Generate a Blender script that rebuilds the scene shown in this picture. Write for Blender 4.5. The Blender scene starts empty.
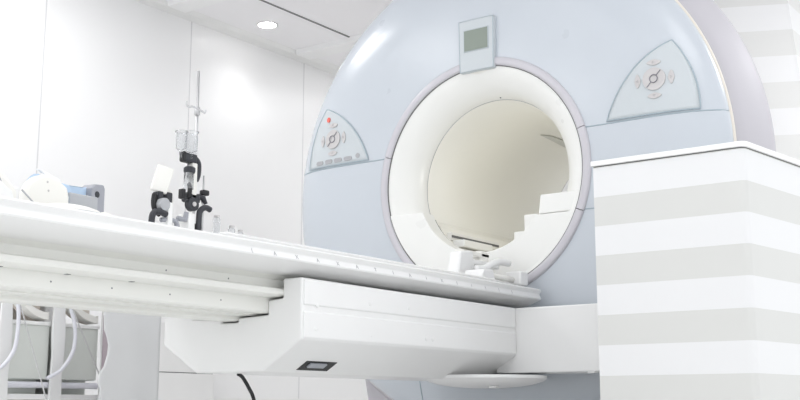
import bpy, bmesh, math, random
from mathutils import Vector, Matrix
PI = math.pi
sc = bpy.context.scene
C = sc.collection
random.seed(4)

# ------------------------------------------------------------------ materials
def mat(name, col, rough=.5, metal=0, coat=0, coat_rough=.1, trans=0, ior=1.45, emit=0, vary=.02, spec=.5, alpha=1, sss=0):
    m = bpy.data.materials.new(name); m.use_nodes = True
    nt = m.node_tree; b = nt.nodes['Principled BSDF']
    b.inputs['Base Color'].default_value = (*col, 1)
    b.inputs['Metallic'].default_value = metal
    b.inputs['Roughness'].default_value = rough
    b.inputs['Coat Weight'].default_value = coat
    b.inputs['Coat Roughness'].default_value = coat_rough
    b.inputs['Transmission Weight'].default_value = trans
    b.inputs['IOR'].default_value = ior
    b.inputs['Specular IOR Level'].default_value = spec
    b.inputs['Alpha'].default_value = alpha
    if emit:
        b.inputs['Emission Color'].default_value = (*col, 1)
        b.inputs['Emission Strength'].default_value = emit
    if vary:
        tc = nt.nodes.new('ShaderNodeTexCoord'); nz = nt.nodes.new('ShaderNodeTexNoise')
        nz.inputs['Scale'].default_value = 6; nz.inputs['Detail'].default_value = 3
        mr = nt.nodes.new('ShaderNodeMapRange')
        mr.inputs['To Min'].default_value = max(0, rough-.06); mr.inputs['To Max'].default_value = min(1, rough+.06)
        nt.links.new(tc.outputs['Object'], nz.inputs['Vector'])
        nt.links.new(nz.outputs['Fac'], mr.inputs['Value'])
        nt.links.new(mr.outputs['Result'], b.inputs['Roughness'])
        hs = nt.nodes.new('ShaderNodeMixRGB'); hs.blend_type = 'MIX'
        hs.inputs['Color1'].default_value = (*[max(0, c*(1-vary)) for c in col], 1)
        hs.inputs['Color2'].default_value = (*[min(1, c*(1+vary)) for c in col], 1)
        nt.links.new(nz.outputs['Fac'], hs.inputs['Fac'])
        nt.links.new(hs.outputs['Color'], b.inputs['Base Color'])
    return m

def stripes(name, ca, cb, z0, period, rough=.35):
    """horizontal bands of two paints, by object height"""
    m = bpy.data.materials.new(name); m.use_nodes = True
    nt = m.node_tree; b = nt.nodes['Principled BSDF']; b.inputs['Roughness'].default_value = rough
    tc = nt.nodes.new('ShaderNodeTexCoord'); sp = nt.nodes.new('ShaderNodeSeparateXYZ')
    nt.links.new(tc.outputs['Object'], sp.inputs[0])
    def mth(op, a, v):
        n = nt.nodes.new('ShaderNodeMath'); n.operation = op
        nt.links.new(a, n.inputs[0])
        if v is not None: n.inputs[1].default_value = v
        return n.outputs[0]
    v = mth('ADD', sp.outputs['Z'], -z0); v = mth('DIVIDE', v, period); v = mth('FLOORED_MODULO', v, 1.0)
    v = mth('LESS_THAN', v, .5)
    mx = nt.nodes.new('ShaderNodeMixRGB'); nt.links.new(v, mx.inputs['Fac'])
    mx.inputs['Color1'].default_value = (*cb, 1); mx.inputs['Color2'].default_value = (*ca, 1)
    nt.links.new(mx.outputs[0], b.inputs['Base Color'])
    return m

def panelled(name, col, line, x0, pitch, w, rough):
    """wall cladding in wide sheets with a fine joint between two sheets"""
    m = bpy.data.materials.new(name); m.use_nodes = True
    nt = m.node_tree; b = nt.nodes['Principled BSDF']; b.inputs['Roughness'].default_value = rough
    tc = nt.nodes.new('ShaderNodeTexCoord'); sp = nt.nodes.new('ShaderNodeSeparateXYZ')
    nt.links.new(tc.outputs['Object'], sp.inputs[0])
    def mth(op, a, v):
        n = nt.nodes.new('ShaderNodeMath'); n.operation = op
        nt.links.new(a, n.inputs[0]); n.inputs[1].default_value = v
        return n.outputs[0]
    v = mth('ADD', sp.outputs['X'], -x0); v = mth('DIVIDE', v, pitch); v = mth('FLOORED_MODULO', v, 1.0)
    v = mth('LESS_THAN', v, w/pitch)
    mx = nt.nodes.new('ShaderNodeMixRGB'); nt.links.new(v, mx.inputs['Fac'])
    mx.inputs['Color1'].default_value = (*col, 1); mx.inputs['Color2'].default_value = (*line, 1)
    nt.links.new(mx.outputs[0], b.inputs['Base Color'])
    b.inputs['Coat Weight'].default_value = .25; b.inputs['Coat Roughness'].default_value = .22
    return m

M = {}
M['wall'] = panelled('wall_cladding', (.94,.94,.94), (.72,.72,.73), 3.315, .982, .008, .4)
M['ceil'] = mat('ceiling_board', (.96,.95,.965), .8)
M['beam'] = mat('ceiling_batten', (.97,.97,.97), .7)
M['gap'] = mat('shadow_gap', (.25,.25,.25), .8)
M['floor'] = mat('floor_vinyl', (.90,.90,.89), .35)
M['trim'] = mat('trim_paint', (.90,.90,.89), .5)
M['white'] = mat('white_moulding', (.87,.87,.865), .38, coat=.2, coat_rough=.2)
M['cream'] = mat('cream_moulding', (.88,.87,.83), .42)
M['rail'] = mat('rail_paint', (.85,.85,.815), .4)
M['blue'] = mat('pale_blue_shell', (.575,.615,.665), .3, coat=.6, coat_rough=.18, vary=.005)
M['blue_edge'] = mat('blue_grey_joint', (.40,.48,.53), .5)
M['lilac'] = mat('lilac_grey_rim', (.60,.585,.625), .35, coat=.3)
M['shell'] = mat('lilac_side_shell', (.54,.525,.56), .5, coat=0, vary=.005)
M['seamline'] = mat('cream_joint', (.80,.75,.68), .5)
M['funnel'] = mat('bore_white', (.89,.89,.865), .3, coat=.2)
M['tube'] = mat('bore_liner', (.89,.875,.81), .4)
M['strip'] = mat('bore_strip', (.62,.62,.57), .4)
M['dark'] = mat('dark_gap', (.16,.16,.16), .7)
M['panel'] = mat('control_panel_film', (.59,.63,.655), .35)
M['key'] = mat('key_grey', (.60,.58,.58), .4)
M['keydim'] = mat('key_lilac', (.42,.42,.44), .5)
M['ink'] = mat('key_print', (.20,.20,.23), .6)
M['red'] = mat('red_button', (.85,.16,.12), .4)
M['lcd'] = mat('lcd_glass', (.27,.31,.27), .5)
M['lcdframe'] = mat('lcd_bezel', (.5,.55,.58), .4)
M['cab'] = stripes('striped_laminate', (.685,.685,.665), (.81,.81,.815), .771, .181)
M['tow'] = stripes('striped_tower_laminate', (.87,.87,.85), (.97,.97,.97), 1.98, .277)
M['black'] = mat('black_rubber', (.018,.018,.02), .5)
M['charcoal'] = mat('charcoal_plastic', (.035,.037,.045), .4)
M['grey'] = mat('grey_plastic', (.36,.37,.41), .45)
M['midgrey'] = mat('mid_grey_plastic', (.45,.46,.48), .4)
M['steel'] = mat('brushed_steel', (.62,.62,.63), .3, metal=.8)
M['clear'] = mat('clear_plastic', (.95,.96,.97), .08, trans=.92, ior=1.2, vary=0)
M['padblue'] = mat('light_blue_foam', (.55,.70,.88), .6)
M['cloth'] = mat('white_cloth', (.90,.91,.93), .9)
M['tan'] = mat('cardboard_tan', (.66,.60,.54), .8)
M['sage'] = mat('sage_plastic', (.72,.745,.71), .5)
M['lilactube'] = mat('lilac_hose', (.78,.78,.84), .35)
M['string'] = mat('grey_cord', (.62,.62,.62), .7)
M['curtain'] = mat('grey_sheet', (.76,.765,.77), .7)
M['mauve'] = mat('mauve_plastic', (.40,.34,.37), .6)
M['lamp'] = mat('lamp_glass', (1,.98,.96), .3, emit=14, vary=0)
M['mark'] = mat('scale_print', (.5,.5,.52), .7)

# ------------------------------------------------------------------ mesh helpers
def link(name, me, m, parent=None, smooth=False, loc=None):
    o = bpy.data.objects.new(name, me); C.objects.link(o)
    if m: me.materials.append(m)
    if smooth:
        for p in me.polygons: p.use_smooth = True
    if parent:
        o.parent = parent
        o.location = -Vector(parent.location) if parent.parent is None else Vector((0,0,0))
    return o
def obj(name, bm, m, parent=None, smooth=False, bevel=0, seg=2, auto=None, fixn=True):
    if fixn: bmesh.ops.recalc_face_normals(bm, faces=bm.faces)
    me = bpy.data.meshes.new(name); bm.to_mesh(me); bm.free()
    o = link(name, me, m, parent, smooth)
    if bevel:
        bv = o.modifiers.new('bevel', 'BEVEL'); bv.width = bevel; bv.segments = seg
        bv.limit_method = 'ANGLE'; bv.angle_limit = math.radians(35); bv.harden_normals = False
    if auto: smooth_by_angle(o, auto)
    return o
def smooth_by_angle(o, deg):
    me = o.data
    for p in me.polygons: p.use_smooth = True
    bm = bmesh.new(); bm.from_mesh(me)
    for e in bm.edges:
        if len(e.link_faces) == 2 and e.calc_face_angle(0) > math.radians(deg): e.smooth = False
    bm.to_mesh(me); bm.free()
def thing(name, label, cat, loc=(0,0,0), group=None):
    o = bpy.data.objects.new(name, None); C.objects.link(o); o.location = loc
    o.empty_display_size = .1
    o['label'] = label; o['category'] = cat
    if group: o['group'] = group
    return o
def tag(o, label, cat, group=None):
    o['label'] = label; o['category'] = cat
    if group: o['group'] = group
    return o
def struct(name, bm, m, **k):
    o = obj(name, bm, m, **k); o['kind'] = 'structure'; return o
def box(bm, x0, x1, y0, y1, z0, z1, mtx=None):
    vs = [bm.verts.new((x, y, z)) for z in (z0,z1) for y in (y0,y1) for x in (x0,x1)]
    for f in ((0,1,3,2),(4,6,7,5),(0,4,5,1),(2,3,7,6),(0,2,6,4),(1,5,7,3)): bm.faces.new([vs[i] for i in f])
    if mtx:
        for v in vs: v.co = mtx @ v.co
    return bm
def B(*a, **k): return box(bmesh.new(), *a, **k)
def prism(bm, pts, axis, a, b, pts2=None):
    """close polygon pts extruded along an axis between a and b (pts2: other end outline)"""
    def P(p, t):
        return {'X':(t,p[0],p[1]), 'Y':(p[0],t,p[1]), 'Z':(p[0],p[1],t)}[axis]
    A = [bm.verts.new(P(p, a)) for p in pts]; Bv = [bm.verts.new(P(p, b)) for p in (pts2 or pts)]
    n = len(pts)
    for i in range(n): bm.faces.new((A[i], A[(i+1)%n], Bv[(i+1)%n], Bv[i]))
    bm.faces.new(A); bm.faces.new(Bv[::-1]); return bm
def strip_solid(bm, front, back):
    """two rows of points joined into a ribbon"""
    A = [bm.verts.new(p) for p in front]; Bv = [bm.verts.new(p) for p in back]
    for i in range(len(A)-1): bm.faces.new((A[i],A[i+1],Bv[i+1],Bv[i]))
def tube(bm, pts, r, seg=10, closed=False, cap=True):
    pts = [Vector(p) for p in pts]; n = len(pts); rings = []
    rr = r if isinstance(r, (list,tuple)) else [r]*n
    prev = None
    for i, p in enumerate(pts):
        if closed: t = pts[(i+1)%n]-pts[i-1]
        else: t = pts[min(i+1,n-1)]-pts[max(i-1,0)]
        t.normalize()
        if prev is None:
            u = Vector((0,0,1)) if abs(t.z) < .9 else Vector((1,0,0))
            u = (u - t*u.dot(t)).normalized()
        else:
            u = (prev - t*prev.dot(t)).normalized()
        prev = u; w = t.cross(u)
        rings.append([bm.verts.new(p + (u*math.cos(a)+w*math.sin(a))*rr[i]) for a in [2*PI*k/seg for k in range(seg)]])
    m = n if closed else n-1
    for i in range(m):
        A, D = rings[i], rings[(i+1)%n]
        for k in range(seg): bm.faces.new((A[k],A[(k+1)%seg],D[(k+1)%seg],D[k]))
    if cap and not closed:
        bm.faces.new(rings[0][::-1]); bm.faces.new(rings[-1])
    return bm
def smooth_path(pts, n=8):
    P = [Vector(p) for p in pts]; out = []
    for i in range(len(P)-1):
        p0, p1, p2, p3 = P[max(i-1,0)], P[i], P[i+1], P[min(i+2,len(P)-1)]
        for k in range(n):
            t = k/n
            out.append(.5*((2*p1)+(-p0+p2)*t+(2*p0-5*p1+4*p2-p3)*t*t+(-p0+3*p1-3*p2+p3)*t**3))
    out.append(P[-1]); return out
def cyl(bm, p0, p1, r, seg=20, r2=None): return tube(bm, [p0, p1], [r, r if r2 is None else r2], seg)
def lathe(bm, prof, centre, axis='Z', seg=64, a0=0, a1=2*PI):
    """prof: list of (radius, distance along the axis)"""
    full = abs(a1-a0-2*PI) < 1e-6; n = seg if full else seg+1; rows = []
    for r, h in prof:
        row = []
        for k in range(n):
            a = a0+(a1-a0)*k/seg; c, s = math.cos(a)*r, math.sin(a)*r
            row.append(bm.verts.new(Vector(centre)+Vector({'Z':(c,s,h),'X':(h,c,s),'Y':(c,h,s)}[axis])))
        rows.append(row)
    for i in range(len(rows)-1):
        for k in range(seg):
            k2 = (k+1)%n
            bm.faces.new((rows[i][k],rows[i][k2],rows[i+1][k2],rows[i+1][k]))
    return bm
def text(name, s, size, m, parent, mtx, depth=.0006):
    cu = bpy.data.curves.new(name, 'FONT'); cu.body = s; cu.size = size; cu.extrude = depth
    cu.align_x = 'CENTER'; cu.align_y = 'CENTER'
    t = bpy.data.objects.new('tmp', cu); C.objects.link(t)
    dg = bpy.context.evaluated_depsgraph_get(); me = bpy.data.meshes.new_from_object(t.evaluated_get(dg))
    bpy.data.objects.remove(t); me.transform(mtx)
    me.materials.clear(); return link(name, me, m, parent)

# ------------------------------------------------------------------ room
CZ = 2.41
WY = 4.6
struct('floor', B(-.6,7.5,-.6,WY,-.05,0), M['floor'])
struct('wall_left', B(-.6,7.5,WY,WY+.1,0,CZ+.03), M['wall'])
struct('wall_back', B(7.5,7.6,-.6,WY+.1,0,CZ+.03), M['trim'])
struct('ceiling', B(-.6,7.5,-.6,WY,CZ+.022,CZ+.1), M['ceil'])
struct('baseboard_left', B(-.6,7.5,WY-.012,WY,0,.284), M['trim'], bevel=.003)
bm = bmesh.new()
prism(bm, [(WY,CZ-.004),(WY-.008,CZ-.004),(WY-.022,CZ),(WY-.06,CZ+.004),(WY-.088,CZ+.022),(WY,CZ+.022)], 'X', -.6, 7.5)
struct('trim_1', bm, M['trim'])
n = 2
for x in (-.12, .95, 2.02, 3.09, 4.03, 5.10, 6.17):            # battens across the ceiling
    w = .14
    bm = bmesh.new(); prism(bm, [(x,CZ+.022),(x+.006,CZ-.010),(x+w-.006,CZ-.010),(x+w,CZ+.022)], 'Y', -.6, WY-.09)
    struct('trim_%d' % n, bm, M['beam']); n += 1
for y in (4.085, 3.0, 1.95, .9):                               # lengthwise joints of the boards
    struct('trim_%d' % n, B(-.6,7.5,y-.006,y+.006,CZ+.018,CZ+.0225), M['gap']); n += 1

def downlight(x, y, label):
    t = thing('downlight', label, 'light', (x,y,CZ+.022), 'round downlights in the ceiling')
    bm = bmesh.new(); lathe(bm, [(.062,0),(.064,-.004),(.056,-.006),(.048,-.002),(.046,.0)], (x,y,CZ+.022), seg=40)
    obj('ring', bm, M['trim'], t, smooth=True)
    bm = bmesh.new(); lathe(bm, [(.0001,-.006),(.030,-.006),(.048,-.0065)], (x,y,CZ+.022), seg=40)
    obj('lens', bm, M['lamp'], t, smooth=True)
    return t
downlight(4.647, 4.335, 'small round glowing downlight in the grey ceiling panel above the left wall')

# ------------------------------------------------------------------ scanner
GX, GY, GZ = 3.68, 2.288, 1.112
sn = thing('mri_scanner', 'large pale blue MRI scanner with round white bore and lilac side shell', 'MRI scanner', (GX,GY,0))
ZS = .133                                                      # height of the joint above the bore axis
def fx(r):
    if r <= .72: return 0.0
    t = min(1, (r-.72)/.26); return .09*(1-math.sqrt(max(0,1-t*t)))
def surf(dy, dz, off=0): return (GX+fx(math.hypot(dy,dz))-off, GY+dy, GZ+dz)
def shell_half(sign, z0):
    """the blue front above (+1) or below (-1) the joint"""
    bm = bmesh.new(); rows = []; N = 96
    rs = [.478+(.980-.478)*(1-(1-k/40)**1.6) for k in range(41)]
    for r in rs:
        s = math.asin(z0/r)
        a0, a1 = (s, PI-s) if sign > 0 else (s, -PI-s)
        rows.append([bm.verts.new((GX+fx(r), GY+r*math.cos(a0+(a1-a0)*k/N), GZ+r*math.sin(a0+(a1-a0)*k/N))) for k in range(N+1)])
    for i in range(len(rows)-1):
        for k in range(N): bm.faces.new((rows[i][k],rows[i][k+1],rows[i+1][k+1],rows[i+1][k]))
    # turned-in edge so that the shell has thickness
    back = [bm.verts.new(v.co+Vector((.02,0,0))) for v in rows[-1]]
    for k in range(N): bm.faces.new((rows[-1][k],rows[-1][k+1],back[k+1],back[k]))
    return bm
def front_out(o):                                              # make normals face the room side
    me = o.data
    if sum(p.normal.x*p.area for p in me.polygons) > 0: me.flip_normals()
front_out(obj('upper_shell', shell_half(1, ZS+.0015), M['blue'], sn, smooth=True, fixn=True))
front_out(obj('lower_shell', shell_half(-1, ZS-.0015), M['blue'], sn, smooth=True, fixn=True))
def surf_line(pts, r, m, name, off=0.0, parent=sn, closed=False):
    bm = bmesh.new(); tube(bm, [surf(y,z,off) for y,z in pts], r, 8, closed); return obj(name, bm, m, parent, smooth=True)
def dense(a, b, n=24): return [(a[0]+(b[0]-a[0])*k/n, a[1]+(b[1]-a[1])*k/n) for k in range(n+1)]
surf_line(dense((.46,ZS),(.970,ZS)), .0026, M['blue_edge'], 'joint')
surf_line(dense((-.46,ZS),(-.970,ZS)), .0026, M['blue_edge'], 'joint')
surf_line(dense((-.45,-.173),(-.963,-.173)), .0022, M['blue_edge'], 'joint')
surf_line(dense((.315,-.40),(.29,-.93)), .0022, M['blue_edge'], 'joint')
# cream joint and lilac side shell
bm = bmesh.new(); lathe(bm, [(.978,.092),(.985,.095),(.987,.103),(.980,.108)], (GX,GY,GZ), 'X', 160)
obj('edge_joint', bm, M['seamline'], sn, smooth=True)
bm = bmesh.new()
lathe(bm, [(.970,.104),(.987,.110),(1.012,.145),(1.043,.205),(1.060,.26),(1.064,.285),(1.05,.31),(.98,.36),(.86,.45),(.80,.60),(.80,1.22),(.78,1.24),(.34,1.24)], (GX,GY,GZ), 'X', 160)
obj('side_shell', bm, M['shell'], sn, auto=50)
# foot under the drum, standing on the floor
bm = bmesh.new(); prism(bm, [(GY-.62,0),(GY+.62,0),(GY+.72,.5),(GY-.72,.5)], 'X', GX+.16, GX+1.15)
obj('base', bm, M['shell'], sn, bevel=.01)
# rim ring in three pieces
def rim(a0, a1):
    bm = bmesh.new()
    prof = [(.446,.03),(.4465,-.004),(.449,-.009),(.455,-.012),(.472,-.011),(.478,-.008),(.4805,-.002),(.4805,.02)]
    lathe(bm, prof, (GX,GY,GZ), 'X', 120, a0, a1)
    for k in (0, 120):                                         # close the cut ends
        bm.verts.ensure_lookup_table(); bm.faces.new([bm.verts[j*121+k] for j in range(len(prof))])
    return bm
sL = math.asin(ZS/.463); sR = math.asin(.173/.463); g = .003
obj('rim', rim(sL+g, PI-sL-g), M['lilac'], sn, auto=60)
obj('rim', rim(PI-sL+g, PI+sR-g), M['lilac'], sn, auto=60)
obj('rim', rim(PI+sR+g, 2*PI+sL-g), M['lilac'], sn, auto=60)
bm = bmesh.new(); lathe(bm, [(.4475,.02),(.4475,-.0035),(.4435,-.0035),(.4435,.02)], (GX,GY,GZ), 'X', 140)
obj('rim_gap', bm, M['dark'], sn, smooth=False)
# flared mouth and inner tube
bm = bmesh.new(); prof = []
for k in range(25):
    t = k/24; a = t*PI/2
    prof.append((.444-.107*math.sin(a)**1.15*1.0, .0 + .125*(1-math.cos(a))**.9))
lathe(bm, prof, (GX,GY,GZ), 'X', 160)
o = obj('mouth', bm, M['funnel'], sn, smooth=True)
bm = bmesh.new(); lathe(bm, [(.336,.1265),(.333,.129),(.333,.70),(.337,1.1),(.342,1.24)], (GX,GY,GZ), 'X', 160)
obj('bore_tube', bm, M['tube'], sn, smooth=True)
bm = bmesh.new(); tube(bm, [(GX+.127,GY+.3365*math.cos(a),GZ+.3365*math.sin(a)) for a in [2*PI*k/160 for k in range(160)]], .0011, 6, True)
obj('tube_joint', bm, M['midgrey'], sn, smooth=True)
# sensor dot and small strip on the bore
bm = bmesh.new(); bmesh.ops.create_uvsphere(bm, u_segments=10, v_segments=8, radius=.0035, matrix=Matrix.Translation((GX+.10,GY-.04,GZ+.3375)))
obj('sensor_dot', bm, M['ink'], sn, smooth=True)
bm = bmesh.new(); A = []; D = []
for k in range(7):
    t = k/6
    a0 = math.radians(73-3.5*t); a1 = math.radians(76.3+1.3*t)
    A.append((4.35+.31*t,GY+.331*math.cos(a0),GZ+.331*math.sin(a0))); D.append((4.41+.21*t,GY+.331*math.cos(a1),GZ+.331*math.sin(a1)))
strip_solid(bm, A, D); o = obj('bore_strip', bm, M['strip'], sn)
sm = o.modifiers.new('s','SOLIDIFY'); sm.thickness = .001
# white lower trough block: a crescent that fills the lower mouth
def arcpts(r, a0, a1, n): return [(r*math.cos(a0+(a1-a0)*k/n), r*math.sin(a0+(a1-a0)*k/n)) for k in range(n+1)]
ZT = -.112
bm = bmesh.new()
ri, ro = .297, .4425
ai = math.asin(ZT/ri); ao = math.asin(ZT/ro)
inner = arcpts(ri, ai, -PI-ai, 60)                              # from +Y side round the bottom to -Y
aoR = math.asin(-.173/ro); aiR = math.asin(-.12/ri)
inner = arcpts(ri, ai, -PI-math.asin(-.173/ri), 60)
outer = arcpts(ro, ao, -PI-aoR, 60)
F = []; K = []
def setback(dy, r):                                            # the left wing leans back towards the bore
    if dy > .275: return .003-.012*(dy-.275)/.16
    return .003
rows = []
for j in range(7):
    t = j/6; row = []
    for k in range(61):
        y = inner[k][0]*(1-t)+outer[k][0]*t; z = inner[k][1]*(1-t)+outer[k][1]*t
        row.append(bm.verts.new((GX+setback(y,0), GY+y, GZ+z)))
    rows.append(row)
for j in range(6):
    for k in range(60): bm.faces.new((rows[j][k],rows[j][k+1],rows[j+1][k+1],rows[j+1][k]))
ib = [bm.verts.new(v.co+Vector((.075,0,0))) for v in rows[0]]
for k in range(60): bm.faces.new((rows[0][k],rows[0][k+1],ib[k+1],ib[k]))
for k in (0, 60):                                              # the flat tops, left and right
    e = [r[k] for r in rows]; eb = [bm.verts.new(v.co+Vector((.075,0,0))) for v in e]
    for j in range(6): bm.faces.new((e[j],e[j+1],eb[j+1],eb[j]))
obj('lower_trough', bm, M['funnel'], sn, auto=35, bevel=.003)
# step block at the right of the mouth
bm = bmesh.new()
pts = [(-.262,-.098),(-.4455,-.098),(-.4405,-.110),(-.410,-.171),(-.252,-.171),(-.256,-.14)]
prism(bm, pts, 'X', .006, .11); bmesh.ops.translate(bm, verts=bm.verts, vec=(GX,GY,GZ))
obj('step_block', bm, M['funnel'], sn, bevel=.004)
# dark gap behind the lip, then the floor of the tube
bm = bmesh.new()
for a0, a1 in ((-26,-50), (-130,-154)):
    a0, a1 = math.radians(a0), math.radians(a1)
    bm = bmesh.new(); A = arcpts(.299, a0, a1, 20); D = arcpts(.33, a0, a1, 20)
    strip_solid(bm, [(GX+.086,GY+y,GZ+z) for y,z in A], [(GX+.086,GY+y,GZ+z) for y,z in D])
    o = obj('trough_gap', bm, M['dark'], sn); s_ = o.modifiers.new('s','SOLIDIFY'); s_.thickness = .004
bm = bmesh.new()
h_ = [(.298,-.13),(.25,-.160),(.235,-.20),(.20,-.235),(.16,-.265),(.08,-.288),(0,-.293)]
pts = h_[:-1]+[(-y,z) for y,z in h_[::-1]]+[(-.27,-.19),(-.18,-.275),(0,-.33),(.18,-.275),(.27,-.19)]
prism(bm, pts, 'X', .092, 1.2); bmesh.ops.translate(bm, verts=bm.verts, vec=(GX,GY,GZ))
obj('bore_floor', bm, M['tube'], sn, auto=30)
o = obj('bore_guide_rail', B(3.80,4.17,2.500,2.525,.895,.930), M['cream'], sn, bevel=.003)
obj('guide_slot', B(3.80,4.165,2.497,2.501,.908,.917), M['dark'], sn)
obj('guide_block', B(3.80,4.02,2.44,2.497,.865,.895), M['funnel'], sn, bevel=.004)
obj('side_stop', B(3.79,3.84,2.10,2.158,.86,.965), M['funnel'], sn, bevel=.005)
obj('side_stop', B(3.79,3.84,2.163,2.204,.85,.902), M['funnel'], sn, bevel=.005)
for y, z in ((-.34,-.245), (-.22,-.36)):
    bm = bmesh.new(); bmesh.ops.create_uvsphere(bm, u_segments=12, v_segments=8, radius=.006, matrix=Matrix.Translation((GX+.035,GY+y,GZ+z)))
    if y < -.3: obj('screw_cap', bm, M['funnel'], sn, smooth=True)
    else: bm.free()

# display at the top of the rim
bm = bmesh.new()
prism(bm, [(-.082,.428),(.078,.428),(.082,.645),(-.084,.645)], 'X', -.019, .03); bmesh.ops.translate(bm, verts=bm.verts, vec=(GX,GY,GZ))
dsp = obj('display_unit', bm, M['panel'], sn, bevel=.006, seg=3)
bm = bmesh.new(); tube(bm, [(GX-.0185,GY+y,GZ+z) for y,z in [(-.079,.43),(-.081,.641),(.079,.641),(.075,.43)]], .0016, 6, True)
obj('display_border', bm, M['blue_edge'], dsp)
obj('screen_bezel', B(GX-.0215,GX-.018,GY-.060,GY+.056,GZ+.510,GZ+.602), M['lcdframe'], dsp, bevel=.001)
obj('screen', B(GX-.0230,GX-.0212,GY-.056,GY+.052,GZ+.514,GZ+.598), M['lcd'], dsp)
bm = bmesh.new()                                               # scooped lip below the display
rows = []
for j in range(9):
    t = j/8; row = []
    for k in range(17):
        u = -1+2*k/16; hw = .075*(1-.55*t*t)
        r = .440-.036*t; x = -.006+.050*t+.012*u*u
        row.append(bm.verts.new((GX+x, GY+u*hw, GZ+r-.012*(1-u*u)*t-.02*u*u*.0)))
    rows.append(row)
for j in range(8):
    for k in range(16): bm.faces.new((rows[j][k],rows[j][k+1],rows[j+1][k+1],rows[j+1][k]))
o = obj('finger_scoop', bm, M['cream'], sn, smooth=True); s_ = o.modifiers.new('s','SOLIDIFY'); s_.thickness = .006

# control panels: curved triangles that follow the shell
def control_panel(s, red):
    top = (s*.80,.408) if s < 0 else (s*.795,.402)
    inn = (s*.548,ZS+.008); out = (s*.893,ZS+.008)
    def bez(a, c, b, n): return [((1-t)**2*a[0]+2*t*(1-t)*c[0]+t*t*b[0], (1-t)**2*a[1]+2*t*(1-t)*c[1]+t*t*b[1]) for t in [k/n for k in range(n+1)]]
    left = bez(inn, (s*.615,.335), top, 24); right = bez(out, (s*.893,.29), top, 24)
    bm = bmesh.new(); rows = []
    for k in range(25):
        a, b = left[k], right[k]
        rows.append([bm.verts.new(surf(a[0]+(b[0]-a[0])*j/16, a[1]+(b[1]-a[1])*j/16, .004)) for j in range(17)])
    for i in range(24):
        for j in range(16):
            try: bm.faces.new((rows[i][j],rows[i][j+1],rows[i+1][j+1],rows[i+1][j]))
            except ValueError: pass
    bmesh.ops.remove_doubles(bm, verts=bm.verts, dist=.0002)
    p = obj('control_panel', bm, M['panel'], sn, smooth=True); front_out(p)
    s_ = p.modifiers.new('s','SOLIDIFY'); s_.thickness = .004; s_.offset = -1
    path = left[:-1]+right[::-1]+dense(out, inn, 16)[1:-1]
    bm = bmesh.new(); tube(bm, [surf(y,z,.0035) for y,z in path], .0026, 8, True); obj('panel_border', bm, M['blue_edge'], p, smooth=True)
    cy, cz = s*.737, .268
    if s > 0: cy, cz = s*.742, .256
    def disc(name, pts, m, h, off=.004):
        bm = bmesh.new(); A = [bm.verts.new(surf(y,z,off)) for y,z in pts]; D = [bm.verts.new(surf(cy+(y-cy)*1,z,off+h)) for y,z in pts]
        n = len(pts)
        for i in range(n): bm.faces.new((A[i],A[(i+1)%n],D[(i+1)%n],D[i]))
        bm.faces.new(D); bm.faces.new(A[::-1]); return obj(name, bm, m, p, bevel=.0012)
    c = [(cy+.042*math.cos(a),cz+.042*math.sin(a)) for a in [2*PI*k/32 for k in range(32)]]
    b_ = disc('jog_dial', c, M['key'], .006)
    bm = bmesh.new(); x0 = surf(cy,cz,.0115)[0]
    tube(bm, [(x0,GY+cy+.0145*math.cos(a),GZ+cz+.0145*math.sin(a)) for a in [2*PI*k/24 for k in range(24)]], .0016, 6, True)
    for a in (.85, .85+PI):
        tube(bm, [(x0,GY+cy-.0145*math.cos(a),GZ+cz+.0145*math.sin(a)),(surf(cy-.039*math.cos(a),cz+.039*math.sin(a),.0115)[0],GY+cy-.039*math.cos(a),GZ+cz+.039*math.sin(a))], .0014, 6)
    obj('dial_mark', bm, M['ink'], b_)
    for q in range(4):
        a0 = q*PI/2+PI/2
        ox, oz = cy+.062*math.cos(a0), cz+.062*math.sin(a0)
        pts = []
        for k in range(24):
            a = 2*PI*k/24; u = .026*math.cos(a); v = .0115*math.sin(a)*(1-.3*abs(math.cos(a)))
            pts.append((ox - math.sin(a0)*u + math.cos(a0)*v, oz + math.cos(a0)*u + math.sin(a0)*v))
        kb = disc('arrow_key', pts, M['key'], .004)
        xs = surf(ox,oz,.0095)[0]; bm = bmesh.new()
        tip = (ox+.004*math.cos(a0), oz+.004*math.sin(a0))
        tri = [tip, (ox-.003*math.cos(a0)-.005*math.sin(a0), oz-.003*math.sin(a0)+.005*math.cos(a0)), (ox-.003*math.cos(a0)+.005*math.sin(a0), oz-.003*math.sin(a0)-.005*math.cos(a0))]
        tube(bm, [(xs,GY+y,GZ+z) for y,z in tri], .0006, 5, True); obj('arrow_mark', bm, M['keydim'], kb)
    if red:
        pts = [(.773+.0095*math.cos(a),.348+.0115*math.sin(a)) for a in [2*PI*k/20 for k in range(20)]]
        tag_ = disc('stop_button', pts, M['red'], .006); tag_['label'] = 'small red button'
        for i, yy in enumerate((.820,.765,.712,.657)):
            pts = []
            for k in range(24):
                a = 2*PI*k/24; sx = .012*(1 if math.cos(a) >= 0 else -1)
                pts.append((yy+sx+.010*math.cos(a), .160+.0095*math.sin(a)))
            disc('soft_key', pts, M['keydim'], .003)
        pts = [(.604+.011*math.cos(a),.166+.011*math.sin(a)) for a in [2*PI*k/20 for k in range(20)]]
        disc('soft_key', pts, M['keydim'], .003)
    return p
control_panel(-1, False); control_panel(1, True)

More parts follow.
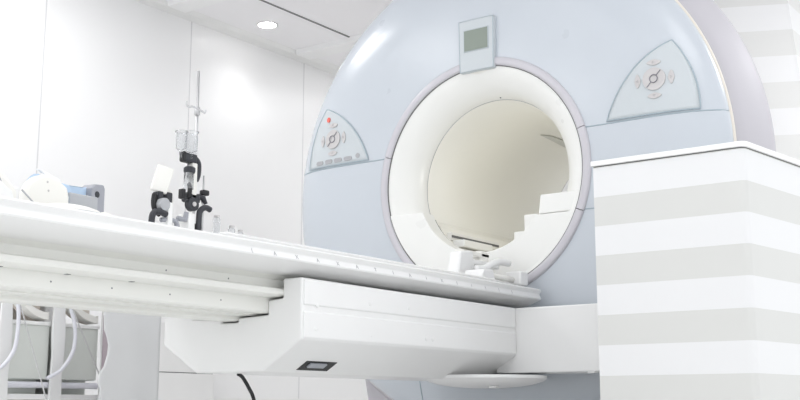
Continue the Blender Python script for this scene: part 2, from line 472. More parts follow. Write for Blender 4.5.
# ------------------------------------------------------------------ patient table
tb = thing('patient_table', 'long white patient table running level into the front of the MRI scanner', 'patient table', (2.9,GY,0))
TX0, TX1 = .75, 3.63
cradle = [(2.0,.650),(1.996,.645),(2.003,.633),(2.003,.630),(1.997,.616),(1.999,.612),(2.055,.590),(2.10,.586),(2.476,.586),(2.521,.590),(2.577,.612),(2.579,.616),(2.573,.630),(2.573,.633),(2.580,.645),(2.576,.650),
          (2.568,.652),(2.545,.646),(2.50,.628),(2.42,.612),(2.288,.606),(2.156,.612),(2.076,.628),(2.031,.646),(2.008,.652)]
bm = bmesh.new(); tipo = [(2.288+(y-2.288)*.975, z) for y,z in cradle]
vsA = []
def sect(x, pts): return [bm.verts.new((x,y,z)) for y,z in pts]
S = [sect(TX0,cradle), sect(3.60,cradle), sect(3.635,tipo)]
S[2] = [v for v in S[2]]
for v in S[2]:
    if v.co.z < .60: v.co.x -= .012
nC = len(cradle)
for a_, b_ in ((0,1),(1,2)):
    for i in range(nC): bm.faces.new((S[a_][i],S[a_][(i+1)%nC],S[b_][(i+1)%nC],S[b_][i]))
bm.faces.new(S[0]); bm.faces.new(S[2][::-1])
cr = obj('cradle', bm, M['white'], tb, auto=22)
# thin pad lying in the front half of the cradle
bm = bmesh.new(); pad = [(2.006,.650),(2.003,.656),(2.012,.662),(2.06,.655),(2.15,.640),(2.288,.632),(2.426,.640),(2.516,.655),(2.564,.662),(2.573,.656),(2.57,.650),(2.50,.630),(2.42,.613),(2.288,.607),(2.156,.613),(2.076,.630)]
pad2 = [(y, z if z < .651 else .651) for y,z in pad]
P0 = sect(1.985, pad2); P1 = sect(2.02, pad); P2 = sect(3.30, pad); P3 = sect(3.42, [(y, min(z,.653)) for y,z in pad])
for a_, b_ in ((P0,P1),(P1,P2),(P2,P3)):
    for i in range(len(pad)): bm.faces.new((a_[i],a_[(i+1)%len(pad)],b_[(i+1)%len(pad)],b_[i]))
bm.faces.new(P0); bm.faces.new(P3[::-1]); obj('pad', bm, M['white'], tb, auto=30)
# carriage under the cradle
def mir(y): return 2*GY-y
half = [(2.105,.588),(2.125,.575),(2.125,.552),(2.095,.549),(2.086,.545),(2.084,.537),(2.087,.531),(2.098,.527),(2.141,.525),(2.141,.488),(2.146,.483),(2.19,.483)]
prof = half+[(mir(y),z) for y,z in half[::-1]]
bm = bmesh.new(); prism(bm, prof, 'X', TX0+.02, 2.62); obj('carriage_rail', bm, M['rail'], tb, auto=25)
bm = bmesh.new(); prism(bm, [(2.200,.484),(2.200,.480),(2.255,.4795),(2.255,.470),(2.262,.466),(mir(2.262),.466),(mir(2.255),.470),(mir(2.255),.4795),(mir(2.2),.480),(mir(2.2),.484)], 'X', TX0+.02, 2.55)
obj('under_tray', bm, M['rail'], tb, bevel=.001)
for x in (1.445,1.60,1.775,1.96,2.14):
    bm = bmesh.new(); cyl(bm, (x,2.1405,.505), (x,2.145,.505), .0022, 10); obj('screw', bm, M['ink'], tb)
for x in (1.46,1.64,1.83):
    obj('rail_clip', B(x-.006,x+.006,2.13,2.142,.5245,.527), M['gap'], tb)
for x in (1.93,2.15):
    bm = bmesh.new(); cyl(bm, (x,2.1248,.562), (x,2.13,.562), .0024, 10); obj('screw', bm, M['ink'], tb)
# housing: its end is cut in steps around the rails
bm = bmesh.new()
yn, yf = 2.018, 2.558
out = [(yn,.407),(yn,.575),(2.087,.575),(2.087,.522),(2.141,.518),(2.141,.478),(2.255,.474),(2.255,.462),(mir(2.255),.462),(mir(2.255),.474),(mir(2.141),.478),(mir(2.141),.518),(mir(2.087),.522),(mir(2.087),.575),(yf,.575),(yf,.407),(2.418,.323),(2.158,.323)]
A = [bm.verts.new((2.323,y,z)) for y,z in out]; D = [bm.verts.new((3.60,y,z-.006 if z > .5 else z)) for y,z in out]
n_ = len(out)
for i in range(n_): bm.faces.new((A[i],A[(i+1)%n_],D[(i+1)%n_],D[i]))
bm.faces.new(A[::-1]); bm.faces.new(D)                        # the stepped outline closes both ends
hs = obj('housing', bm, M['white'], tb, bevel=.006, seg=3)
# pressed line and lower skin of the housing side
bm = bmesh.new(); prism(bm, [(yn+.003,.487),(yn-.0045,.481),(yn-.0045,.413),(yn+.003,.404)], 'X', 2.33, 3.462); obj('side_skin', bm, M['white'], hs, bevel=.002)
bm = bmesh.new(); prism(bm, [(yn+.003,.573),(yn-.0045,.569),(yn-.0045,.503),(yn+.003,.497)], 'X', 2.33, 3.462); obj('side_skin', bm, M['white'], hs, bevel=.002)
for x, z in ((2.622,.524),(2.818,.526),(2.38,.437),(2.385,.503),(2.91,.436),(2.945,.436),(2.632,.430)):
    bm = bmesh.new(); bmesh.ops.create_uvsphere(bm, u_segments=12, v_segments=8, radius=.0075 if z != .430 else .005, matrix=Matrix.Translation((x,yn-.0035,z))@Matrix.Diagonal((1,.35,1,1)))
    obj('screw_cap', bm, M['white'], hs, smooth=True)
# recess with handle in the sloping underside
def slope(x, t, off=0):                                        # t 0 at the side, 1 at the bottom
    nrm = Vector((0,-.084,-.14)).normalized(); p = Vector((x, 2.018+.14*t, .407-.084*t)); return p+nrm*off
bm = bmesh.new()
q = [(2.45,.62),(2.585,.62),(2.585,.90),(2.45,.90)]
A = [bm.verts.new(slope(x,t,.0015)) for x,t in q]; D = [bm.verts.new(slope(x,t,-.001)) for x,t in q]
bm.faces.new(A); bm.faces.new(D[::-1])
for i in range(4): bm.faces.new((A[i],A[(i+1)%4],D[(i+1)%4],D[i]))
obj('recess', bm, M['black'], hs)
bm = bmesh.new()
q = [(2.472,.66),(2.545,.66),(2.545,.78),(2.472,.78)]
A = [bm.verts.new(slope(x,t,.007)) for x,t in q]; D = [bm.verts.new(slope(x,t,.001)) for x,t in q]
bm.faces.new(A); bm.faces.new(D[::-1])
for i in range(4): bm.faces.new((A[i],A[(i+1)%4],D[(i+1)%4],D[i]))
obj('recess_latch', bm, M['grey'], hs, bevel=.002)
# cross beam in front of the scanner and the turntable below it
bm = bmesh.new(); prism(bm, [(3.47,.345),(3.47,.572),(3.64,.572),(3.64,.345)], 'Y', 1.56, 2.10)
obj('cross_beam', bm, M['white'], tb, bevel=.005, seg=3)
obj('beam_tab', B(3.474,3.49,1.72,1.745,.341,.346), M['trim'], tb)
bm = bmesh.new(); lathe(bm, [(.0001,.293),(.06,.2935),(.11,.297),(.16,.304),(.20,.315),(.215,.325),(.215,.335),(.0001,.335)], (3.43,2.12,0), seg=72)
obj('turntable', bm, M['white'], tb, auto=50)
obj('turntable_tab', B(3.33,3.352,2.02,2.045,.293,.299), M['trim'], tb)
# marks printed along the edge of the cradle
def mark_mtx(x, z):
    return Matrix.Translation((x, 1.9995, z)) @ Matrix.Rotation(math.radians(90-22), 4, 'X')
gl = ['(','A','X','A','X','A','T','I','A','I','X','I','I','I','I','I']
for i in range(16):
    x = 2.105+.0875*i
    if x > 3.5: break
    text('scale_mark', gl[i], .017, M['mark'], cr, mark_mtx(x, .623), .0003)

# ------------------------------------------------------------------ coil base lying at the scanner end of the table
cb = thing('coil_holder', 'white coil holder with curved handle at the scanner end of the table', 'coil holder', (3.45,2.2,.656))
bm = bmesh.new(); prism(bm, [(3.26,.662),(3.28,.672),(3.62,.672),(3.64,.662),(3.64,.655),(3.26,.655)], 'Y', 2.14, 2.30); obj('base_plate', bm, M['white'], cb, bevel=.004)
bm = bmesh.new(); prism(bm, [(3.325,.672),(3.35,.775),(3.43,.785),(3.45,.672)], 'Y', 2.165, 2.215); obj('front_block', bm, M['white'], cb, bevel=.008, seg=3)
obj('cross_bar', B(3.40,3.62,2.17,2.20,.735,.755), M['white'], cb, bevel=.004)
obj('cross_bar', B(3.42,3.60,2.20,2.24,.775,.792), M['cream'], cb, bevel=.004)
obj('rear_block', B(3.54,3.60,2.20,2.28,.672,.80), M['cream'], cb, bevel=.006)
bm = bmesh.new(); prism(bm, [(3.30,.655),(3.335,.702),(3.395,.705),(3.415,.655)], 'Y', 2.06, 2.14); obj('near_block', bm, M['white'], cb, bevel=.006, seg=3)
bm = bmesh.new(); tube(bm, smooth_path([(3.39,2.13,.712),(3.43,2.12,.716),(3.47,2.11,.735),(3.52,2.11,.748),(3.60,2.12,.752)]), .013, 12); obj('handle', bm, M['white'], cb, smooth=True)
bm = bmesh.new(); tube(bm, [(3.40,2.08,.685),(3.58,2.08,.685)], .010, 12); obj('handle', bm, M['cream'], cb, smooth=True)
obj('end_clamp', B(3.56,3.615,2.045,2.11,.665,.715), M['white'], cb, bevel=.006, seg=3)

# ------------------------------------------------------------------ things at the near end of the table
hc = thing('head_coil', 'saddle shaped head coil with cream end plate and pale blue inner pad', 'head coil', (1.72,2.3,.62))
bm = bmesh.new()
cx, cz = 1.612, .685
pts = [(1.552,.655)]+[(1.612+.062*math.cos(a), .700+.060*math.sin(a)) for a in [PI-.0-k*PI/20 for k in range(14)]]+[(1.668,.738),(1.674,.715),(1.674,.655)]
prism(bm, pts, 'Y', 2.185, 2.215); obj('end_plate', bm, M['cream'], hc, bevel=.008, seg=3, auto=40)
for x, z in ((1.612,.722),(1.608,.742)):
    bm = bmesh.new(); bmesh.ops.create_uvsphere(bm, u_segments=10, v_segments=6, radius=.0028, matrix=Matrix.Translation((x,2.1845,z))@Matrix.Diagonal((1,.4,1,1))); obj('screw', bm, M['key'], hc)
# saddle body swept between the end plates
bm = bmesh.new(); rows = []
def saddle_row(x, y, ht, w):
    return [bm.verts.new((x + w*math.cos(a)*.72, y + w*math.cos(a)*.1, .64+ht*math.sin(a))) for a in [PI*k/16 for k in range(17)]]
for x, y, ht, w in ((1.605,2.218,.125,.085),(1.64,2.25,.130,.080),(1.68,2.29,.138,.07),(1.74,2.33,.143,.07),(1.79,2.345,.142,.06),(1.84,2.35,.145,.05),(1.87,2.36,.152,.045)):
    rows.append(saddle_row(x,y,ht,w))
for i in range(len(rows)-1):
    for k in range(16): bm.faces.new((rows[i][k],rows[i][k+1],rows[i+1][k+1],rows[i+1][k]))
bm.faces.new(rows[0]); bm.faces.new(rows[-1][::-1])
obj('saddle_pad', bm, M['padblue'], hc, smooth=True)
bm = bmesh.new(); rt = Matrix.Translation((1.878,2.35,0)) @ Matrix.Rotation(math.radians(12),4,'Z')
prism(bm, [(-.028,.64),(-.026,.785),(-.012,.797),(.020,.800),(.026,.79),(.027,.64)], 'Y', -.012, .03); bmesh.ops.transform(bm, matrix=rt, verts=bm.verts)
ep = obj('far_end_plate', bm, M['grey'], hc, bevel=.003)
bm = bmesh.new(); cyl(bm, rt@Vector((-.006,-.0135,.770)), rt@Vector((-.006,-.010,.770)), .0085, 20); obj('hole', bm, M['charcoal'], ep)
obj('side_skirt', B(1.76,1.85,2.30,2.325,.66,.755), M['midgrey'], hc, bevel=.004)
# white cloth lying over the coil
SAD = ((1.605,2.218,.125,.085),(1.64,2.25,.130,.080),(1.68,2.29,.138,.07),(1.74,2.33,.143,.07),(1.79,2.345,.142,.06))
def saddle_at(u):
    f = u*(len(SAD)-1); k = min(int(f), len(SAD)-2); f -= k
    return [SAD[k][q]+(SAD[k+1][q]-SAD[k][q])*f for q in range(4)]
bm = bmesh.new(); rows = []
for i in range(15):
    u = i/14*.72; row = []
    for j in range(13):
        v = j/12; x, y, ht, w = saddle_at(u); a = math.radians(96-46*v-18*u*(1-v)+4*math.sin(5*u+6*v))
        row.append(bm.verts.new((x+w*math.cos(a)*.72, y+w*math.cos(a)*.1, .644+(ht+.004)*math.sin(a)+.0015*math.sin(17*u+9*v))))
    rows.append(row)
for i in range(14):
    for j in range(12): bm.faces.new((rows[i][j],rows[i+1][j],rows[i+1][j+1],rows[i][j+1]))
o = obj('cloth', bm, M['cloth'], None, smooth=True); s_ = o.modifiers.new('s','SOLIDIFY'); s_.thickness = .003
tag(o, 'white cloth draped over the rounded top of the cream and blue coil', 'cloth')
# flat disc coil in front
dc = thing('flat_coil', 'flat cream disc shaped coil lying between head coil and table edge', 'coil', (1.70,2.13,.655))
bm = bmesh.new(); lathe(bm, [(.0001,.0),(.07,.002),(.078,.008),(.078,.016),(.07,.024),(.05,.029),(.0001,.031)], (0,0,0), seg=48)
bmesh.ops.transform(bm, matrix=Matrix.Translation((1.625,2.115,.650))@Matrix.Diagonal((1.05,.6,1,1)), verts=bm.verts)
obj('disc', bm, M['cream'], dc, smooth=True)
bm = bmesh.new(); tube(bm, [(1.60,2.070,.664),(1.64,2.066,.664),(1.68,2.072,.664)], .002, 6); obj('edge_gap', bm, M['midgrey'], dc)
bm = bmesh.new(); prism(bm, [(1.69,.650),(1.70,.676),(1.72,.674),(1.755,.660),(1.755,.650)], 'Y', 2.09, 2.13); obj('connector', bm, M['cream'], dc, bevel=.005)
# curved coil at the left edge of the photo
lc = thing('surface_coil', 'cream curved coil with dark grey inner edge at left end of table', 'coil', (1.42,2.15,.62))
bm = bmesh.new()
op = [(1.34,.66),(1.34,.715),(1.37,.735),(1.395,.738),(1.42,.730),(1.45,.712),(1.472,.690),(1.472,.655)]
prism(bm, op, 'Y', 2.10, 2.15)
obj('curved_shell', bm, M['cream'], lc, bevel=.010, seg=3, auto=40)
bm = bmesh.new(); prism(bm, [(1.36,.702),(1.36,.728),(1.395,.730),(1.415,.718),(1.425,.702)], 'Y', 2.092, 2.10); obj('inner_edge', bm, M['midgrey'], lc, bevel=.002)
bm = bmesh.new(); prism(bm, [(1.36,.655),(1.36,.698),(1.40,.698),(1.43,.680),(1.44,.655)], 'Y', 2.06, 2.092); obj('base_block', bm, M['white'], lc, bevel=.006)
cn = thing('cable_plug', 'small white plug with bent grey cable beside the cream head coil plate', 'cable', (1.51,2.14,.65))
bm = bmesh.new(); cyl(bm, (1.505,2.16,.655), (1.500,2.16,.708), .012, 16); obj('plug', bm, M['white'], cn, bevel=.003, auto=40)
bm = bmesh.new(); tube(bm, smooth_path([(1.515,2.15,.705),(1.525,2.14,.690),(1.54,2.13,.672),(1.56,2.12,.655)]), .002, 8); obj('cable', bm, M['midgrey'], cn, smooth=True)

# ------------------------------------------------------------------ contrast injector and its neighbours (behind the near lip)
Y0 = 2.50
inj = thing('contrast_injector', 'black and white contrast injector with clear syringes standing on the table', 'injector', (2.35,Y0,.634))
bm = bmesh.new(); cyl(bm, (2.392,Y0+.02,.634), (2.392,Y0+.02,1.265), .0045, 14); obj('pole', bm, M['steel'], inj, smooth=True)
bm = bmesh.new(); tube(bm, smooth_path([(2.328,Y0,1.150),(2.328,Y0,1.138),(2.338,Y0,1.133),(2.351,Y0,1.138),(2.366,Y0,1.137),(2.391,Y0,1.133),(2.404,Y0,1.128),(2.408,Y0,1.139)]), .003, 8)
cyl(bm, (2.392,Y0+.02,1.123), (2.392,Y0+.02,1.146), .009, 12); obj('hook', bm, M['steel'], inj, smooth=True)
def syringe(x, z0, z1, r):
    bm = bmesh.new(); lathe(bm, [(.002,z0-.018),(.004,z0-.012),(.006,z0),(r,z0+.010),(r,z1),(r+.004,z1),(r+.004,z1+.003),(r-.002,z1+.003),(r-.002,z0+.012),(.002,z0+.004)], (x,Y0-.01,0), seg=28)
    s = obj('syringe', bm, M['clear'], inj, smooth=True)
    for k in range(5):
        obj('graduation', B(x-.004,x+.004,Y0-.01-r-.0012,Y0-.01-r-.0004,z1-.012-.011*k,z1-.0105-.011*k), M['mark'], s)
syringe(2.303, .985, 1.045, .016); syringe(2.345, .985, 1.052, .018)
obj('clamp_head', B(2.322,2.372,Y0-.012,Y0+.02,.960,.988), M['charcoal'], inj, bevel=.006)
obj('clamp_jaw', B(2.308,2.320,Y0-.018,Y0,.956,.988), M['black'], inj, bevel=.003)
bm = bmesh.new(); tube(bm, smooth_path([(2.372,Y0,.975),(2.384,Y0,.962),(2.384,Y0,.93),(2.376,Y0,.91)]), .010, 12); obj('arm', bm, M['charcoal'], inj, smooth=True)
bm = bmesh.new(); cyl(bm, (2.345,Y0,.905), (2.345,Y0,.965), .004, 10); obj('rod', bm, M['steel'], inj, smooth=True)
bm = bmesh.new(); lathe(bm, [(.0001,.925),(.016,.925),(.018,.930),(.018,.940),(.014,.944),(.0001,.944)], (2.340,Y0-.01,0), seg=24); obj('knob', bm, M['charcoal'], inj, auto=40)
obj('white_column', B(2.352,2.372,Y0-.012,Y0+.01,.83,.96), M['cream'], inj, bevel=.003)
bm = bmesh.new(); lathe(bm, [(.015,.875),(.015,.925),(.013,.927),(.013,.877)], (2.338,Y0-.01,0), seg=24); obj('cup', bm, M['clear'], inj, smooth=True)
obj('clamp_body', B(2.335,2.390,Y0-.012,Y0+.02,.838,.868), M['charcoal'], inj, bevel=.007)
obj('clamp_jaw', B(2.306,2.320,Y0-.02,Y0,.842,.872), M['black'], inj, bevel=.003)
bm = bmesh.new(); tube(bm, [(2.332,Y0-.02,.845),(2.345,Y0-.01,.882),(2.350,Y0,.890)], .007, 10); obj('lever', bm, M['black'], inj, smooth=True)
obj('side_knob', B(2.402,2.428,Y0-.01,Y0+.01,.868,.885), M['black'], inj, bevel=.004)
bm = bmesh.new(); tube(bm, [(2.39,Y0,.862),(2.41,Y0,.858),(2.418,Y0,.842)], .009, 10); obj('side_arm', bm, M['charcoal'], inj, smooth=True)
bm = bmesh.new(); cyl(bm, (2.344,Y0-.03,.828), (2.344,Y0-.012,.828), .021, 32); pv = obj('pivot', bm, M['charcoal'], inj, auto=40)
bm = bmesh.new(); cyl(bm, (2.345,Y0-.033,.828), (2.345,Y0-.029,.828), .007, 20); obj('pivot_cap', bm, M['key'], pv, auto=40)
bm = bmesh.new(); cyl(bm, (2.41,Y0,.74), (2.41,Y0,.93), .003, 8); obj('thin_rod', bm, M['steel'], inj)
bm = bmesh.new(); tube(bm, smooth_path([(2.412,Y0-.03,.820),(2.392,Y0-.03,.824),(2.372,Y0-.03,.812),(2.366,Y0-.03,.785),(2.364,Y0-.03,.634)]), .009, 12); obj('handle', bm, M['charcoal'], inj, smooth=True)
obj('motor_block', B(2.345,2.395,Y0-.012,Y0+.03,.634,.775), M['black'], inj, bevel=.006)
obj('back_plate', B(2.325,2.352,Y0-.03,Y0+.02,.634,.80), M['trim'], inj, bevel=.004)

mn = thing('monitor_stand', 'small white tilted screen on a black and grey bent tube stand', 'monitor', (2.24,Y0-.02,.634))
R_ = Matrix.Translation((2.232,Y0-.01,.888)) @ Matrix.Rotation(math.radians(15),4,Vector((math.cos(.83),math.sin(.83),0))) @ Matrix.Rotation(math.radians(-30),4,'Z')
bm = bmesh.new(); box(bm, -.025,.025,-.008,.008,-.040,.040, mtx=R_); obj('screen_housing', bm, M['cream'], mn, bevel=.004, seg=3)
obj('bracket', B(2.215,2.232,Y0-.02,Y0+.01,.815,.850), M['charcoal'], mn, bevel=.003)
obj('bracket', B(2.244,2.268,Y0-.02,Y0+.01,.820,.852), M['charcoal'], mn, bevel=.004)
bm = bmesh.new(); cyl(bm, (2.226,Y0-.035,.810), (2.226,Y0-.018,.810), .019, 30); obj('joint_disc', bm, M['midgrey'], mn, auto=40)
bm = bmesh.new(); tube(bm, smooth_path([(2.206,Y0-.01,.84),(2.203,Y0-.01,.815),(2.210,Y0-.01,.792),(2.228,Y0-.01,.782)]), .008, 10); obj('black_arm', bm, M['black'], mn, smooth=True)
bm = bmesh.new(); tube(bm, smooth_path([(2.235,Y0-.03,.781),(2.205,Y0-.03,.786),(2.185,Y0-.03,.776),(2.180,Y0-.03,.74),(2.180,Y0-.03,.634)]), .0095, 12); obj('black_handle', bm, M['charcoal'], mn, smooth=True)
bm = bmesh.new(); tube(bm, smooth_path([(2.225,Y0-.02,.765),(2.26,Y0-.02,.77),(2.285,Y0-.02,.765),(2.290,Y0-.02,.74),(2.275,Y0-.02,.72)]), .007, 10); tube(bm, [(2.29,Y0-.02,.778),(2.318,Y0-.02,.778),(2.325,Y0-.02,.80)], .008, 10)
cyl(bm, (2.285,Y0-.02,.634), (2.285,Y0-.02,.775), .006, 10); obj('grey_arm', bm, M['grey'], mn, smooth=True)
bm = bmesh.new(); tube(bm, smooth_path([(2.262,Y0+.01,.855),(2.275,Y0+.01,.862),(2.286,Y0+.01,.85),(2.29,Y0+.01,.80),(2.29,Y0+.01,.634)]), .006, 10); obj('white_tube', bm, M['cream'], mn, smooth=True)
obj('post', B(2.242,2.262,Y0-.03,Y0,.634,.82), M['trim'], mn, bevel=.003)
obj('foot', B(2.21,2.32,Y0-.04,Y0+.03,.634,.66), M['trim'], mn, bevel=.004)

def jar(x, y, z0, z1, r, label):
    t = thing('glass_vial', label, 'vial', (x,y,z0))
    bm = bmesh.new(); lathe(bm, [(.0001,z0),(r,z0),(r,z1-.008),(r*.7,z1-.003),(r*.7,z1),(r*.58,z1),(r*.58,z1-.004),(r*.88,z1-.010),(r*.88,z0+.002),(.0001,z0+.002)], (x,y,0), seg=24)
    obj('glass', bm, M['clear'], t, smooth=True)
    bm = bmesh.new(); lathe(bm, [(.0001,z1-.002),(r*.8,z1-.002),(r*.8,z1+.004),(.0001,z1+.004)], (x,y,0), seg=24)
    obj('cap', bm, M['key'], t)
jar(2.441, 2.47, .622, .803, .011, 'tall clear tube with grey cap right beside the black injector')
jar(2.476, 2.44, .620, .772, .011, 'short clear vial between the tall capped tube and white pad')
jar(2.515, 2.44, .620, .764, .009, 'rightmost and smallest clear vial standing on the table')

# ------------------------------------------------------------------ storage behind the table
rk = thing('storage_rack', 'white open storage rack seen below the table at left', 'rack', (2.4,3.3,0))
ry = 3.2
for x0, x1 in ((2.20,2.243),(2.404,2.452),(2.612,2.655)):
    bm = bmesh.new()
    zs = [0,.12,.255,.33,.40,.47,.56,.66]; pts = []
    for k, z in enumerate(zs): pts.append((x0+(.003*math.sin(k*2.1)),z))
    for k, z in reversed(list(enumerate(zs))): pts.append((x1+(.004*math.sin(k*1.7)),z))
    prism(bm, pts, 'Y', ry-.012, ry-.002); obj('post', bm, M['white'], rk, bevel=.002)
    obj('post', B(x0,x1,ry+.32,ry+.35,0,.66), M['white'], rk, bevel=.003)
obj('shelf', B(2.19,2.67,ry,ry+.35,.252,.270), M['white'], rk, bevel=.002)
obj('shelf', B(2.19,2.67,ry,ry+.35,.650,.668), M['white'], rk, bevel=.002)
obj('back_panel', B(2.19,2.67,ry+.352,ry+.36,.05,.668), M['tan'], rk)
def storage_bin(x0, x1, label):
    t = thing('storage_bin', label, 'bin', ((x0+x1)/2,ry+.1,.27), 'sage coloured bins on the rack')
    obj('tub', B(x0,x1,ry+.012,ry+.28,.318,.500), M['sage'], t, bevel=.006)
    bm = bmesh.new(); box(bm, x0-.001,x1+.001,ry+.006,ry+.29,.497,.510); obj('lid', bm, M['trim'], t, bevel=.003)
    bm = bmesh.new(); cyl(bm, (x0,ry+.012,.300), (x1,ry+.012,.300), .0105, 16); obj('roller', bm, M['lilactube'], t, auto=40)
    obj('runner', B(x0+.01,x1-.01,ry+.06,ry+.26,.270,.320), M['sage'], t)
storage_bin(2.246, 2.409, 'sage green bin with lilac roller in left bay of the rack')
storage_bin(2.454, 2.614, 'sage green bin with lilac roller in right bay of the rack')
def arc_coil(x0, x1, label):
    t = thing('curved_coil', label, 'coil', ((x0+x1)/2,ry+.1,.51), 'curved coils lying on the rack bins')
    bm = bmesh.new(); n = 20; A = []; D = []
    W = x1-x0; xc = x1+.02
    outer, inn = [], []
    for k in range(n+1):
        a = PI+PI/2*k/n
        outer.append((xc+(W+.018)*math.cos(a), .645+.130*math.sin(a)))
        inn.append((xc+(W+.004)*math.cos(a), .645+.105*math.sin(a)))
    pts = [p for p in outer if p[0] <= x1]; q = [p for p in inn if p[0] <= x1]
    pts.append((x1, .5165)); q.append((x1,.545))
    prism(bm, pts+q[::-1], 'Y', ry+.01, ry+.06); obj('shell', bm, M['cream'], t, bevel=.003, auto=30)
    bm = bmesh.new(); prism(bm, pts+[(x1,.645)], 'Y', ry+.061, ry+.075); obj('lining', bm, M['tan'], t)
    return t
arc_coil(2.255, 2.400, 'cream curved coil with tan lining in left bay of rack')
arc_coil(2.460, 2.608, 'cream curved coil with tan lining in right bay of rack')
def hose(pts, label):
    bm = bmesh.new(); tube(bm, smooth_path(pts), .0065, 12)
    tag(obj('hose', bm, M['lilactube'], None, smooth=True), label, 'hose', 'lilac hoses hanging at the rack')
hose([(2.212,3.15,.66),(2.232,3.15,.56),(2.238,3.15,.488),(2.228,3.15,.408),(2.185,3.15,.352),(2.12,3.15,.32)], 'pale lilac hose curving down across left bay of the rack')
hose([(2.415,3.15,.66),(2.440,3.15,.56),(2.462,3.15,.495),(2.460,3.15,.417),(2.418,3.15,.353),(2.36,3.15,.32)], 'pale lilac hose curving down across right bay of the rack')
def cord(p, q, label):
    bm = bmesh.new(); tube(bm, [p, q], .0025, 6); tag(obj('cord', bm, M['string'], None), label, 'cord', 'thin cords hanging at the rack')
cord((2.235,3.145,.56), (2.357,3.145,.255), 'thin grey cord slanting across the left sage bin')
cord((2.44,3.145,.56), (2.575,3.145,.33), 'thin grey cord slanting across the right sage bin')

# pale sheet panel with a wavy edge beside the rack
bm = bmesh.new()
edge = [(2.455,0.0),(2.452,.25),(2.457,.283),(2.446,.305),(2.450,.335),(2.468,.360),(2.480,.40),(2.482,.430),(2.475,.455),(2.462,.480),(2.457,.564),(2.457,.75)]
rows = []
for ex, z in [(a,b) for a,b in edge]:
    row = []
    for k in range(25):
        t = k/24; x = ex+(2.705-ex)*t; row.append(bm.verts.new((x, 3.0+.0012*math.sin(t*9), z)))
    rows.append(row)
for i in range(len(rows)-1):
    for k in range(24): bm.faces.new((rows[i][k],rows[i][k+1],rows[i+1][k+1],rows[i+1][k]))
o = obj('hanging_sheet', bm, M['curtain'], None, smooth=True); s_ = o.modifiers.new('s','SOLIDIFY'); s_.thickness = .006
tag(o, 'pale grey hanging sheet with wavy left edge standing right of the rack', 'sheet')
bm = bmesh.new(); lathe(bm, [(.0001,0),(.028,0),(.030,.004),(.030,.536),(.028,.54),(.0001,.54)], (2.562,3.08,0), seg=32)
tag(obj('mat_roll', bm, M['mauve'], None, auto=40), 'mauve upright roll peeking out behind the edge of the grey sheet', 'roll')
# low cupboard at the far wall
cp = thing('low_cupboard', 'low cream cupboard against the wall below the table end', 'cupboard', (4.2,4.5,0))
obj('body', B(3.90,4.363,4.40,4.585,0,.405), M['trim'], cp, bevel=.003)
obj('joint', B(3.905,4.358,4.405,4.585,.4045,.4105), M['gap'], cp)
obj('upper_body', B(3.90,4.363,4.40,4.585,.410,.66), M['trim'], cp, bevel=.003)
# black cable hanging below the housing
bm = bmesh.new(); tube(bm, smooth_path([(2.428,2.35,.3215),(2.434,2.35,.320),(2.449,2.35,.311),(2.475,2.35,.282),(2.498,2.35,.247),(2.53,2.35,.15),(2.56,2.35,.03),(2.60,2.36,.008),(2.75,2.45,.006)]), .0055, 10)
tag(obj('power_cable', bm, M['black'], None, smooth=True), 'black cable hanging from the underside of the white table housing', 'cable')

# ------------------------------------------------------------------ striped furniture
cab = thing('striped_cabinet', 'waist high cabinet with white and grey bands in the right foreground', 'cabinet', (3.4,1.3,0))
foot = [(3.12,1.528),(3.12,1.075)]+[(3.12+.02*(1-math.cos(a)),1.072-.02*math.sin(a)) for a in [PI/2*k/6 for k in range(1,7)]]+[(3.95,.948),(3.95,1.12),(3.60,1.12),(3.60,1.528)]
bm = bmesh.new(); prism(bm, foot, 'Z', 0, .955)
o = obj('body', bm, M['cab'], cab, auto=30); o.location = (-cab.location[0],-cab.location[1],0)
bm = bmesh.new(); prism(bm, [(x+.003 if x < 3.3 else x, y) for x,y in foot], 'Z', .955, .959); obj('shadow_joint', bm, M['dark'], cab)
ft = [(3.114,1.534),(3.114,1.075)]+[(3.114+.024*(1-math.cos(a)),1.070-.024*math.sin(a)) for a in [PI/2*k/6 for k in range(1,7)]]+[(3.955,.940),(3.955,1.126),(3.606,1.126),(3.606,1.534)]
bm = bmesh.new(); prism(bm, ft, 'Z', .959, .975); obj('top', bm, M['trim'], cab, bevel=.002, auto=30)

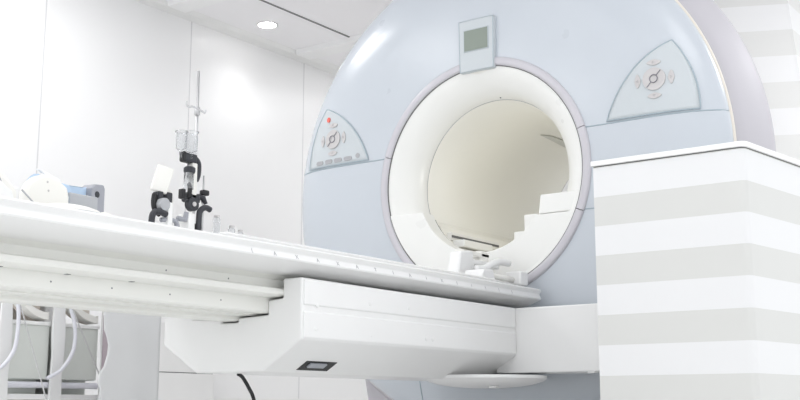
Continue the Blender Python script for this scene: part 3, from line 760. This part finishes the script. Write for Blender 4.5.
tw = thing('striped_tower', 'tall tapering tower with pale grey and white bands behind the scanner', 'cabinet', (5.6,1.5,0))
def towpts(z):
    dy = (1.636-1.598)/(2.278-1.847)*(z-2.278)
    c = Vector((5.6, 1.636+dy)); d = Vector((-.419,.908))
    a = c+d*.60; return [(a.x,a.y),(c.x,c.y),(c.x+.004,c.y-.012),(6.5,c.y-.012),(6.5,a.y)]
bm = bmesh.new(); prism(bm, towpts(0), 'Z', 0, CZ-.002, towpts(CZ))
obj('body', bm, M['tow'], tw)

# ------------------------------------------------------------------ light
def area(name, loc, size, sizey, power, rot=(0,0,0), col=(1,1,1)):
    l = bpy.data.lights.new(name, 'AREA'); l.shape = 'RECTANGLE'; l.size = size; l.size_y = sizey; l.energy = power; l.color = col
    o = bpy.data.objects.new(name, l); C.objects.link(o); o.location = loc; o.rotation_euler = rot; return o
for lx, ly, sx, sy, p in ((2.0,2.6,.8,.6,2), (1.2,1.6,.9,.7,6), (2.6,.9,.9,.7,5),
                          (.6,3.6,.8,.6,7.5), (1.75,3.7,.8,.6,8), (3.1,3.85,.5,.5,10), (5.9,3.7,.7,.8,9), (6.0,2.4,.7,.8,12), (5.0,.3,.8,.8,16)):
    area('ceiling_fill', (lx,ly,CZ-.01), sx, sy, p)  # added area fills out of view, placed to brighten wall, ceiling and tower
s = bpy.data.lights.new('downlight_glow', 'SPOT'); s.energy = 5.5; s.spot_size = math.radians(130); s.spot_blend = .9; s.shadow_soft_size = .05
so = bpy.data.objects.new('downlight_glow', s); C.objects.link(so); so.location = (4.647,4.335,CZ-.0)
area('bore_fill', (3.98,GY-.325,GZ+.03), .16, .10, .55, rot=(math.radians(90),0,0), col=(1,.985,.94))   # added fill, hidden from view, brightens the left wall of the bore

w = bpy.data.worlds.new('ambient_fill'); sc.world = w; w.use_nodes = True  # added even ambient fill that enters through the open room sides
bg = w.node_tree.nodes['Background']; bg.inputs['Color'].default_value = (.96,.98,1,1); bg.inputs['Strength'].default_value = 1.19

# ------------------------------------------------------------------ camera
cam = bpy.data.cameras.new('camera'); co = bpy.data.objects.new('camera', cam); C.objects.link(co)
cam.sensor_width = 36; cam.lens = 1130/800*36; cam.clip_start = .05
co.location = (0,0,.22)
co.rotation_euler = (math.radians(90+10.5), 0, math.radians(36-90))
sc.camera = co
vs = sc.view_settings; vs.view_transform = 'Standard'; vs.look = 'None'; vs.gamma = 1; vs.exposure = 0.06; vs.use_curve_mapping = False
